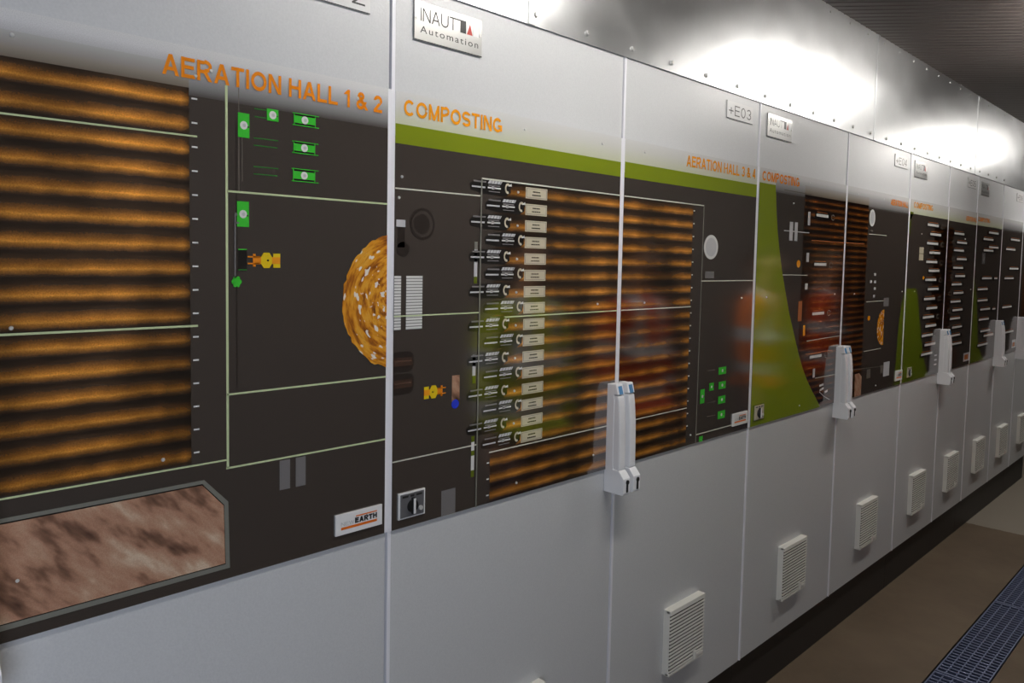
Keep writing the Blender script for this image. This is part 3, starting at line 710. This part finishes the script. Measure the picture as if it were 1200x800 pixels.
for a, b, m in (((2.8968, 1.4903), (2.9656, 1.4504), 'grey'), ((2.7216, 1.1675), (2.7697, 1.1258), 'fl'), ((2.8956, 1.1728), (2.9350, 1.1349), 'fl'), ((2.9397, 1.1835), (3.0193, 1.1151), 'lgrey'), ((2.6859, 1.7998), (2.7186, 1.7916), 'fl')):
    symbol(p, 'grey_bar', lambda mb: p.rect(a[0], b[0], b[1], a[1], m, 3, mb))
symbol(p, 'lamp_symbol', lambda mb: p.disc((2.7172, 1.4027), .016, .011, 'amber', 3, mb, 14), 'amber dot')
def heap2(mb):
    a, b = (2.8263, 1.3534), (2.9165, 1.3491); z1, z0 = (2.8650, 1.4353)[1], (2.8768, 1.2688)[1]; n = 24; w = b[0]-a[0]; cz, h = (z0+z1)/2, (z1-z0)/2
    p.poly([(b[0], z0), (b[0]-.005, z1)]+[(b[0]-w*math.sin(PI*i/n)**.8, cz+h*math.cos(PI*i/n)) for i in range(1, n)], 'pile2', 3, mb)
symbol(p, 'orange_heap_picture', heap2, 'small printed orange heap')
symbol(p, 'straw_picture', lambda mb: p.poly([(2.5872, 1.0532), (2.5791, 1.1588), (2.6293, 1.1600), (2.6624, 1.1416), (2.6626, 1.0583)], 'straw', 3, mb))
sign_plate(p, (3.1074, 1.0881)[0], (3.2020, 1.0792)[0], 1.0775, 1.1275)
p.poly([(3.2, 1.05), (3.094, 1.05), (3.10, 1.12), (3.111, 1.1889), (3.126, 1.36), (3.15, 1.45), (3.185, 1.515), (3.2, 1.515)], 'olive', 1)
for q in ((2.5300, 1.5156), (2.8464, 1.0826), (3.1485, 1.5166), (2.5253, 1.9451), (2.8388, 1.9445)): p.screw(q)
p.finish()
# ---- left door of the +E05 cabinet
p = Panel(c3, 3.2, 3.853, 'pw')
p.rect(3.2, 3.26, 1.80, 1.91, 'olive', 1); p.poly([(3.225, 1.80), (3.235, 1.88), (3.262, 1.902), (3.853, 1.902), (3.853, 1.8)], 'dark', 2); p.rect(3.2, 3.853, 1.875, 1.90, 'dark', 1)
p.poly([(3.2, 1.05), (3.2, 1.80), (3.225, 1.8), (3.24, 1.66), (3.3, 1.6), (3.386, 1.498), (3.45, 1.35), (3.539, 1.157), (3.60, 1.09), (3.673, 1.05)], 'olive', 1); p.rect(3.2, 3.853, 1.53, 1.80, 'dark', 2)
p.rect(3.62, 3.9, 1.06, 1.86, 'sD', 2.5)
p.title('COMPOSTING', 3.259, 3.565, 1.932, 1.962, 'amber')
rows = [(3.4780, 1.8600), (3.5286, 1.8127), (3.4829, 1.7638), (3.5280, 1.7153), (3.4851, 1.6666), (3.5312, 1.6203), (3.4840, 1.5722), (3.5348, 1.5227), (3.4796, 1.4718), (3.5276, 1.4214), (3.4774, 1.3748), (3.5263, 1.3265), (3.4766, 1.2778), (3.5301, 1.2265), (3.4802, 1.1785)]
for i, a in enumerate(rows): row_dash(p, a[0], a[1], .235, .021, 1 if i % 2 == 0 else 0)
symbol(p, 'white_bar', lambda mb: p.rect((3.3789, 1.7070)[0], (3.4474, 1.7083)[0], (3.4118, 1.6727)[1], (3.4007, 1.7401)[1], 'cream', 3, mb), 'cream upright bar')
p.line((3.3315, 1.7082), (3.5183, 1.7053), 'fl', .003, 3); p.line((3.3547, 1.8552), (3.4790, 1.8544), 'fl', .003, 3); p.line((3.3381, 1.5421), (3.5319, 1.5402), 'fl', .003, 3)
symbol(p, 'lamp_symbol', lambda mb: p.disc((3.4680, 1.5838), .014, .008, 'amber', 3, mb, 12), 'amber dot')
rotary_switch(p, (3.2695, 1.0989)[0], (3.3427, 1.0923)[0], 1.0765, 1.134, 'cream', 'olive')
symbol(p, 'pump_symbol', lambda mb: [p.rect((3.7257, 1.0956)[0], (3.7722, 1.0918)[0], z, z+.008, 'lgrey', 3, mb) for z in (1.105, 1.13, 1.155)])
for q in ((3.3358, 1.5148), (3.4033, 1.8076), (3.3127, 1.9492)): p.screw(q)
p.finish()
# ---- right door of the +E05 cabinet
p = Panel(c3, 3.853, 4.44, 'pw')
p.rect(3.853, 4.44, 1.87, 1.898, 'dark', 1); p.rect(3.85, 3.97, 1.06, 1.86, 'sD', 1)
p.title('AERATION HALL', 4.195, 4.425, 1.914, 1.942, 'orange')
rows = [(3.9607, 1.8336), (4.0237, 1.7839), (3.9705, 1.7383), (4.0368, 1.6894), (3.9726, 1.6395), (4.0234, 1.5918), (3.9641, 1.5443), (4.0083, 1.4949), (3.9594, 1.4461), (4.0085, 1.3963), (3.9678, 1.3482), (4.0155, 1.2970), (3.9895, 1.2495), (4.0288, 1.1998)]
for i, a in enumerate(rows): row_dash(p, a[0], a[1], .25, .02, 0 if i % 2 == 0 else -1)
symbol(p, 'straw_picture', lambda mb: p.rect((4.0311, 1.0801)[0], (4.1700, 1.0687)[0], 1.08, 1.17, 'brown', 3, mb))
symbol(p, 'sign_plate', lambda mb: (p.rect(4.30, 4.425, 1.08, 1.13, 'lgrey', 3, mb), p.rect(4.32, 4.40, 1.09, 1.12, 'terra', 4, mb)))
for q in ((4.2012, 1.8076), (4.3803, 1.5116)): p.screw(q)
p.finish()
# ---- left door of the +E06 cabinet
p = Panel(c4, 4.44, 5.07, 'pg')
p.rect(4.44, 5.07, 1.895, 1.972, 'pw', 1); p.rect(4.44, 5.07, 1.87, 1.90, 'dark', 1)
p.poly([(4.44, 1.05), (4.44, 1.60), (4.50, 1.50), (4.56, 1.35), (4.60, 1.2), (4.70, 1.09), (4.80, 1.05)], 'olive', 1)
p.title('COMPOSTING', 4.455, 4.735, 1.924, 1.95, 'orange')
for a in ((4.7088, 1.8664), (4.5880, 1.8218), (4.7292, 1.7755), (4.6032, 1.7522), (4.6030, 1.5772), (4.5147, 1.5094), (4.5296, 1.4393), (4.6031, 1.3817), (4.5849, 1.3179), (4.6328, 1.2436), (4.7214, 1.2102), (4.5894, 1.1566)): row_dash(p, a[0], a[1], .30, .021)
for q in ((4.9177, 1.5763), (4.9109, 1.3771)): row_dash(p, q[0], q[1], .10, .016)
symbol(p, 'grey_bar', lambda mb: p.rect((4.5992, 1.7152)[0], (4.6699, 1.7164)[0], (4.6296, 1.6680)[1], (4.6135, 1.7419)[1], 'grey', 3, mb))
p.finish()
# ---- right door of the +E06 cabinet
p = Panel(c4, 5.07, 5.67, 'pg')
for a in ((5.2937, 1.8410), (5.1783, 1.7733), (5.3017, 1.6424), (5.1768, 1.5757), (5.1631, 1.3793), (5.2647, 1.2026)): row_dash(p, a[0], a[1], .33, .021)
symbol(p, 'sign_plate', lambda mb: (p.rect(5.52, 5.64, 1.08, 1.14, 'lgrey', 3, mb), p.rect(5.54, 5.61, 1.09, 1.12, 'terra', 4, mb)))
p.finish()
p = Panel(c5, 5.67, 6.30, 'pg'); p.rect(5.75, 6.25, 1.1, 1.8, 'sC', 1); p.finish()

# ------------------------------------------------------------------ the room
YW, CZ = -2.3, 2.65
def struct(name, mb, parent=None):
    o = mb.build(name, parent)
    if not parent: o['kind'] = 'structure'
    return o
# floor with a drain channel for the gratings
GY0, GY1, GX0, GL_ = -.568, -.382, .58, .96
mb = MB()
X0, X1 = -4.2, 12.
def flat(x0, x1, y0, y1, z, m): mb.face([(x0, y0, z), (x1, y0, z), (x1, y1, z), (x0, y1, z)], m)
flat(X0, X1, GY1, .62, 0, 'floor'); flat(X0, X1, YW, GY0, 0, 'floor'); flat(X0, GX0, GY0, GY1, 0, 'floor'); flat(GX0+7*GL_, X1, GY0, GY1, 0, 'floor')
flat(GX0, GX0+7*GL_, GY0, GY1, -.12, 'pit')
a, b = GX0, GX0+7*GL_
mb.face([(a, GY1, -.12), (b, GY1, -.12), (b, GY1, 0), (a, GY1, 0)], 'pit'); mb.face([(b, GY0, -.12), (a, GY0, -.12), (a, GY0, 0), (b, GY0, 0)], 'pit')
mb.face([(a, GY0, -.12), (a, GY1, -.12), (a, GY1, 0), (a, GY0, 0)], 'pit'); mb.face([(b, GY1, -.12), (b, GY0, -.12), (b, GY0, 0), (b, GY1, 0)], 'pit')
struct('floor', mb)
for i in range(7):
    xl = GX0+i*GL_
    root = empty('drain_grating', (xl, 0, 0))
    names = {2: 'blue-grey steel drain grating nearest the camera, in the bottom right corner', 3: 'blue-grey steel drain grating second from the bottom right corner', 4: 'blue-grey steel drain grating farthest along the floor at the right edge'}
    if i in (0, 1, 5, 6) : lbl = 'blue-grey steel drain grating section outside the frame in the floor channel'
    else: lbl = names[i]
    if i in (0, 5, 6):
        bpy.data.objects.remove(root); continue
    if i == 1: lbl = 'blue-grey steel drain grating just below the bottom frame edge'
    tag(root, lbl, 'grating', 'drain gratings in the floor channel')
    f = MB(); e = .004; x0, x1, y0, y1 = xl+e, xl+GL_-e, GY0+.006, GY1-.006
    for q in ((x0, x0+.012, y0, y1), (x1-.012, x1, y0, y1), (x0+.012, x1-.012, y0, y0+.005), (x0+.012, x1-.012, y1-.005, y1)): f.box(*q, -.028, -.001, 'grate')
    f.build('frame', root, (xl, 0, 0))
    f = MB(); n = 31
    for k in range(n):
        x = x0+.012+(x1-x0-.024)*(k+1)/(n+1); f.box(x-.0042, x+.0042, y0+.005, y1-.005, -.026, -.002, 'grate')
    f.build('bearing_bars', root, (xl, 0, 0))
    f = MB()
    for k in range(1, 5):
        y = y0+(y1-y0)*k/5; f.box(x0+.012, x1-.012, y-.0025, y+.0025, -.018, -.0035, 'grate')
    f.build('cross_bars', root, (xl, 0, 0))
# wall behind the row and galvanised cladding above the cabinets
mb = MB(); mb.face([(X0, .62, 0), (X1, .62, 0), (X1, .62, CZ), (X0, .62, CZ)], 'wall'); struct('wall_back', mb)
seams = [-3.6, -1.5, .4145, 2.68, 4.335, 6.35, 8.4, 10.4, 12.]
wall = None
for i in range(len(seams)-1):
    a, b = seams[i], seams[i+1]; cx = (a+b)/2
    mb = MB(); mb.box(a+.001, b-.001, .0, .004, 2.1925, CZ, 'galv')
    mb.box(a-.012, a+.012, -.0025, .001, 2.1925, CZ, 'galv', .001)
    w = struct('trim_%d' % (i+1), mb)
    k = 0
    xs = [.0272+.2*n for n in range(-18, 60)]
    for x in xs:
        if a+.01 < x < b-.01 and x < 5.2:
            g = MB(); g.cyl((x, -.003, 2.2185), (0, -1, 0), .0075, .006, 'screw', 10, .005); g.build('screw', w)
            if x > .2: g = MB(); g.cyl((x+.12, -.002, 2.626), (0, -1, 0), .006, .004, 'screw', 10, .004); g.build('screw', w)
# ceiling of ribbed sheet
mb = MB(); prof = []
# ribs run diagonally across the roof sheet
mb.face([(X0, YW, CZ), (X0, .62, CZ), (X1, .62, CZ), (X1, YW, CZ)], 'ceil')
dv = Vector((.42, -.475, 0)); t0 = YW/dv.y; x = X0-3
while x < 7.5:
    for w_, h_, off in ((.012, .0018, 0),):
        a = Vector((x, 0, CZ)); b = a+dv*t0; q = lambda v, e, z: (min(max(v.x+e, X0), X1), v.y, CZ-z)
        if a.x+w_ > X0 and b.x < X1:
            for e0, e1, z0, z1 in ((0, w_*.35, 0, h_), (w_*.35, w_*.65, h_, h_), (w_*.65, w_, h_, 0)):
                mb.face([q(a, e0, z0), q(b, e0, z0), q(b, e1, z1), q(a, e1, z1)], 'ceil')
    x += .06

struct('ceiling', mb)
DX0, DX1, DZ1 = -2.7, -1.15, 2.2      # open doorway behind the camera that lets daylight in
mb = MB()
for x0, x1, z0, z1 in ((X0, DX0, 0, CZ), (DX1, X1, 0, CZ), (DX0, DX1, DZ1, CZ)): mb.face([(x1, YW, z0), (x0, YW, z0), (x0, YW, z1), (x1, YW, z1)], 'wall')
struct('wall_front', mb)
mb = MB(); mb.face([(X1, .62, 0), (X1, YW, 0), (X1, YW, CZ), (X1, .62, CZ)], 'wall'); struct('wall_right', mb)
mb = MB(); mb.face([(X0, YW, 0), (X0, .62, 0), (X0, .62, CZ), (X0, YW, CZ)], 'wall'); struct('wall_left', mb)

# ------------------------------------------------------------------ ceiling lights
for i, x in enumerate((.5, 3.1, 5.93)):
    y = -.71
    t = empty('ceiling_light', (x, y, 2.55)); tag(t, 'white batten ceiling light above the ' + ('AERATION HALL 1 & 2 and COMPOSTING cabinets', '+E04 cabinet', '+E06 cabinet', 'far end of the walkway')[i], 'ceiling light', 'batten lights over the walkway')
    mb = MB(); mb.box(x-.61, x+.61, y-.05, y+.05, 2.605, 2.648, 'lampbox', .006); mb.build('housing', t, (x, y, 2.55))
    mb = MB(); mb.prism_x([(y-.04, 2.605), (y-.05, 2.58), (y-.03, 2.56), (y+.03, 2.56), (y+.05, 2.58), (y+.04, 2.605)], x-.6, x+.6, 'lamp'); mb.build('diffuser', t, (x, y, 2.55))


# ------------------------------------------------------------------ people seen only in the gloss of the panels
def skin(name, pts, edges, rad, mat, parent, root=0, sub=2):
    me = bpy.data.meshes.new(name); me.from_pydata(pts, edges, []); ob = bpy.data.objects.new(name, me); COL.objects.link(ob)
    md = ob.modifiers.new('skin', 'SKIN'); md.use_smooth_shade = True; md.branch_smoothing = .6
    for i, v in enumerate(me.skin_vertices[0].data):
        r = rad[i]; v.radius = r if isinstance(r, tuple) else (r, r); v.use_root = (i == root)
    sb = ob.modifiers.new('sub', 'SUBSURF'); sb.levels = sub; sb.render_levels = sub
    dg = bpy.context.evaluated_depsgraph_get(); m2 = bpy.data.meshes.new_from_object(ob.evaluated_get(dg))
    bpy.data.objects.remove(ob); bpy.data.meshes.remove(me)
    m2.materials.clear(); m2.materials.append(mat)
    for p_ in m2.polygons: p_.use_smooth = True; p_.material_index = 0
    o = bpy.data.objects.new(name, m2); COL.objects.link(o)
    if parent: o.parent = parent
    return o
def chain(P, E, Rr, start, pts):
    k = start
    for (x, y, z, r) in pts:
        P.append((x, y, z)); Rr.append(r); E.append((k, len(P)-1)); k = len(P)-1
    return k
def make_person(x, y, rz, label, vest, band, trousers, hairc, bend=0.):
    """standing figure facing its own -Y; 1.76 m tall"""
    t = empty('person', (x, y, 0)); t.rotation_euler = (0, 0, rz); tag(t, label, 'person', 'visitors opposite the cabinets')
    P, E, Rr = [(0, .01, .95)], [], [(.155, .105)]
    c = chain(P, E, Rr, 0, [(0, .0, 1.10, (.135, .095)), (0, .0, 1.27, (.155, .105)), (0, .01, 1.40, (.14, .09))])
    n = chain(P, E, Rr, c, [(0, .01, 1.49, .056), (0, -.005, 1.555, .055), (0, -.012, 1.61, (.068, .08)), (0, -.008, 1.67, (.076, .094)), (0, 0, 1.725, (.06, .075))])
    hands = []
    for s in (-1, 1):
        a = chain(P, E, Rr, c, [(s*.175, .015, 1.405, .062), (s*.225, .02, 1.28, .05), (s*.25, .015, 1.13, .042), (s*.262, -.01, 1.0, .036), (s*.268, -.04, .885, .027)])
        h = chain(P, E, Rr, a, [(s*.27, -.052, .835, (.022, .038))])
        hands.append((s, h))
        for k, (dy, L) in enumerate(((-.030, .066), (-.010, .078), (.010, .073), (.028, .057))):
            b = Vector((s*.272, -.056+dy, .797)); chain(P, E, Rr, h, [(*b, .0095), (b.x-s*.004, b.y-.003, b.z-L*.45, .0085), (b.x-s*.018, b.y-.004, b.z-L*.9, .0075)])
        chain(P, E, Rr, h, [(s*.258, -.092, .845, .011), (s*.25, -.108, .81, .0095), (s*.245, -.112, .782, .008)])
        l = chain(P, E, Rr, 0, [(s*.092, .01, .87, .095), (s*.1, .0, .68, .078), (s*.105, .0, .49, .056), (s*.108, .015, .32, .054), (s*.11, .03, .09, .04)])
        chain(P, E, Rr, l, [(s*.112, -.02, .045, .04), (s*.118, -.13, .032, .034)])
    skin('body', P, E, Rr, skinm, t)
    # face
    g = MB(); bm = bmesh.new(); bmesh.ops.create_uvsphere(bm, u_segments=14, v_segments=10, radius=1.)
    for v in bm.verts: v.co = (v.co.x*.014, -.098+v.co.y*.018, 1.635+v.co.z*.022)
    g.bm(bm, skinm, True); g.build('nose', t)
    for s in (-1, 1):
        for nm, r, c_, mm in (('ear', (.010, .02, .032), (s*.08, .0, 1.645), skinm), ('eye', (.013, .008, .008), (s*.031, -.088, 1.66), M['white'])):
            g = MB(); bm = bmesh.new(); bmesh.ops.create_uvsphere(bm, u_segments=12, v_segments=8, radius=1.)
            for v in bm.verts: v.co = (c_[0]+v.co.x*r[0], c_[1]+v.co.y*r[1], c_[2]+v.co.z*r[2])
            g.bm(bm, mm, True)
            if nm == 'eye': g.cyl((c_[0], c_[1]-.0075, c_[2]), (0, -1, 0), .005, .002, 'slot', 12)
            g.build(nm, t)
    g = MB(); g.box(-.024, .024, -.094, -.085, 1.592, 1.600, 'signred', .003); g.build('mouth', t)
    # hair
    g = MB(); bm = bmesh.new(); bmesh.ops.create_uvsphere(bm, u_segments=24, v_segments=14, radius=1.)
    bmesh.ops.delete(bm, geom=[v for v in bm.verts if v.co.z < (.42 if v.co.y < -.3 else (-.1 if v.co.y < .2 else -.45))], context='VERTS')
    for v in bm.verts: v.co = (v.co.x*.088, .004+v.co.y*.106, 1.672+v.co.z*.1)
    g.bm(bm, plain('hair', hairc, .6), True); g.build('hair', t)
    # jacket: torso and sleeves
    P, E, Rr = [(0, .01, 1.03)], [], [(.175, .128)]
    chain(P, E, Rr, 0, [(0, .01, .90, (.188, .138)), (0, .012, .875, (.19, .14))])
    c = chain(P, E, Rr, 0, [(0, .0, 1.15, (.17, .125)), (0, .0, 1.28, (.185, .13)), (0, .01, 1.40, (.165, .11))])
    chain(P, E, Rr, c, [(0, .012, 1.47, .082), (0, .01, 1.505, .075)])
    for s in (-1, 1):
        chain(P, E, Rr, c, [(s*.185, .015, 1.405, .084), (s*.235, .02, 1.28, .07), (s*.258, .015, 1.13, .062), (s*.266, -.008, 1.0, .055), (s*.27, -.035, .905, .048)])
    jk = skin('hi_vis_jacket', P, E, Rr, vest, t)
    # grey reflective bands as faces of the jacket
    jk.data.materials.append(band)
    for f in jk.data.polygons:
        c_ = f.center
        if abs(c_.x) < .21 and (.985 < c_.z < 1.06 or 1.16 < c_.z < 1.23 or (c_.z > 1.2 and abs(abs(c_.x)-.1) < .04)): f.material_index = 1
        if abs(c_.x) > .21 and (1.18 < c_.z < 1.25 or .98 < c_.z < 1.04): f.material_index = 1
    P, E, Rr = [(0, .01, .95)], [], [(.165, .115)]
    chain(P, E, Rr, 0, [(0, .01, 1.02, (.15, .105))])
    for s in (-1, 1): chain(P, E, Rr, 0, [(s*.092, .01, .86, .105), (s*.1, .0, .68, .09), (s*.105, .0, .49, .072), (s*.108, .015, .32, .068), (s*.11, .028, .10, .062)])
    skin('trousers', P, E, Rr, trousers, t)
    for s in (-1, 1):
        g = MB(); bm = bmesh.new(); bmesh.ops.create_cube(bm, size=1.)
        for v in bm.verts: v.co = (s*.114+v.co.x*.1*(1 if v.co.z < 0 else .8), -.045+v.co.y*.28*(1 if v.co.z < 0 else .9), .05+v.co.z*.1 if v.co.y > 0 or v.co.z < 0 else .07)
        bmesh.ops.bevel(bm, geom=list(bm.edges), offset=.018, segments=3, profile=.6, affect='EDGES'); g.bm(bm, 'slot', True); g.build('shoe', t)
    return t
skinm = plain('skin', (.55, .32, .23), .5)
hv_o = plain('hi_vis_orange', (1., .22, .02), .7); hv_y = plain('hi_vis_yellow', (.75, .85, .03), .7); hv_r = plain('hi_vis_red', (.95, .1, .02), .7)
rb = plain('reflective_band', (.75, .76, .8), .4, .2); navy = plain('navy_cloth', (.03, .045, .12), .8); dgrey = plain('dark_cloth', (.05, .05, .055), .8)
make_person(3.76, -1.0, PI*.95, 'person in orange hi-vis jacket, mirrored across the green curve of the panels', hv_o, rb, navy, (.03, .02, .015))
make_person(2.40, -1.02, PI*1.0, 'person in red-orange hi-vis jacket, mirrored on the brown stripes by the first handle', hv_r, rb, dgrey, (.12, .06, .03))
make_person(1.58, -1.05, PI*1.0, 'person in yellow hi-vis jacket, mirrored beside the row labels', hv_y, rb, navy, (.02, .015, .01))
make_person(4.74, -1.0, PI*.9, 'person in red-orange hi-vis jacket, mirrored left of the second handle', hv_r, rb, navy, (.2, .13, .07))


# ------------------------------------------------------------------ light
w = bpy.data.worlds.new('World'); scene.world = w; w.use_nodes = True
bg = w.node_tree.nodes['Background']; bg.inputs[0].default_value = (.62, .74, 1, 1); bg.inputs[1].default_value = .25
la = bpy.data.lights.new('daylight', 'AREA'); la.shape = 'RECTANGLE'; la.size = 1.5; la.size_y = 2.2; la.energy = 32.; la.color = (.8, .87, 1)
lo = bpy.data.objects.new('daylight', la); lo.location = ((DX0+DX1)/2, YW-.03, DZ1/2); lo.rotation_euler = (PI/2, 0, 0); COL.objects.link(lo)

# ------------------------------------------------------------------ camera
F, YAW, PIT, ROLL, SX, SY = 887.6226, .7542, -.0617, .0153, -54.192, -37.031
fw = Vector((math.sin(YAW)*math.cos(PIT), math.cos(YAW)*math.cos(PIT), math.sin(PIT)))
rt = Vector((math.cos(YAW), -math.sin(YAW), 0)); up = rt.cross(fw)
r2 = rt*math.cos(ROLL)+up*math.sin(ROLL); u2 = -rt*math.sin(ROLL)+up*math.cos(ROLL)
cam = bpy.data.cameras.new('camera'); co = bpy.data.objects.new('camera', cam); COL.objects.link(co)
m = Matrix((r2, u2, -fw)).transposed().to_4x4(); m.translation = (-.9546, -1.2444, 1.6234); co.matrix_world = m
cam.sensor_fit = 'HORIZONTAL'; cam.sensor_width = 36.; cam.lens = F/1200*36; cam.clip_start = .02
cam.shift_x = -SX/1200; cam.shift_y = SY/1200
scene.camera = co
vs = scene.view_settings; vs.view_transform = 'Standard'; vs.look = 'None'; vs.gamma = 1.; vs.use_curve_mapping = False; vs.exposure = 0.
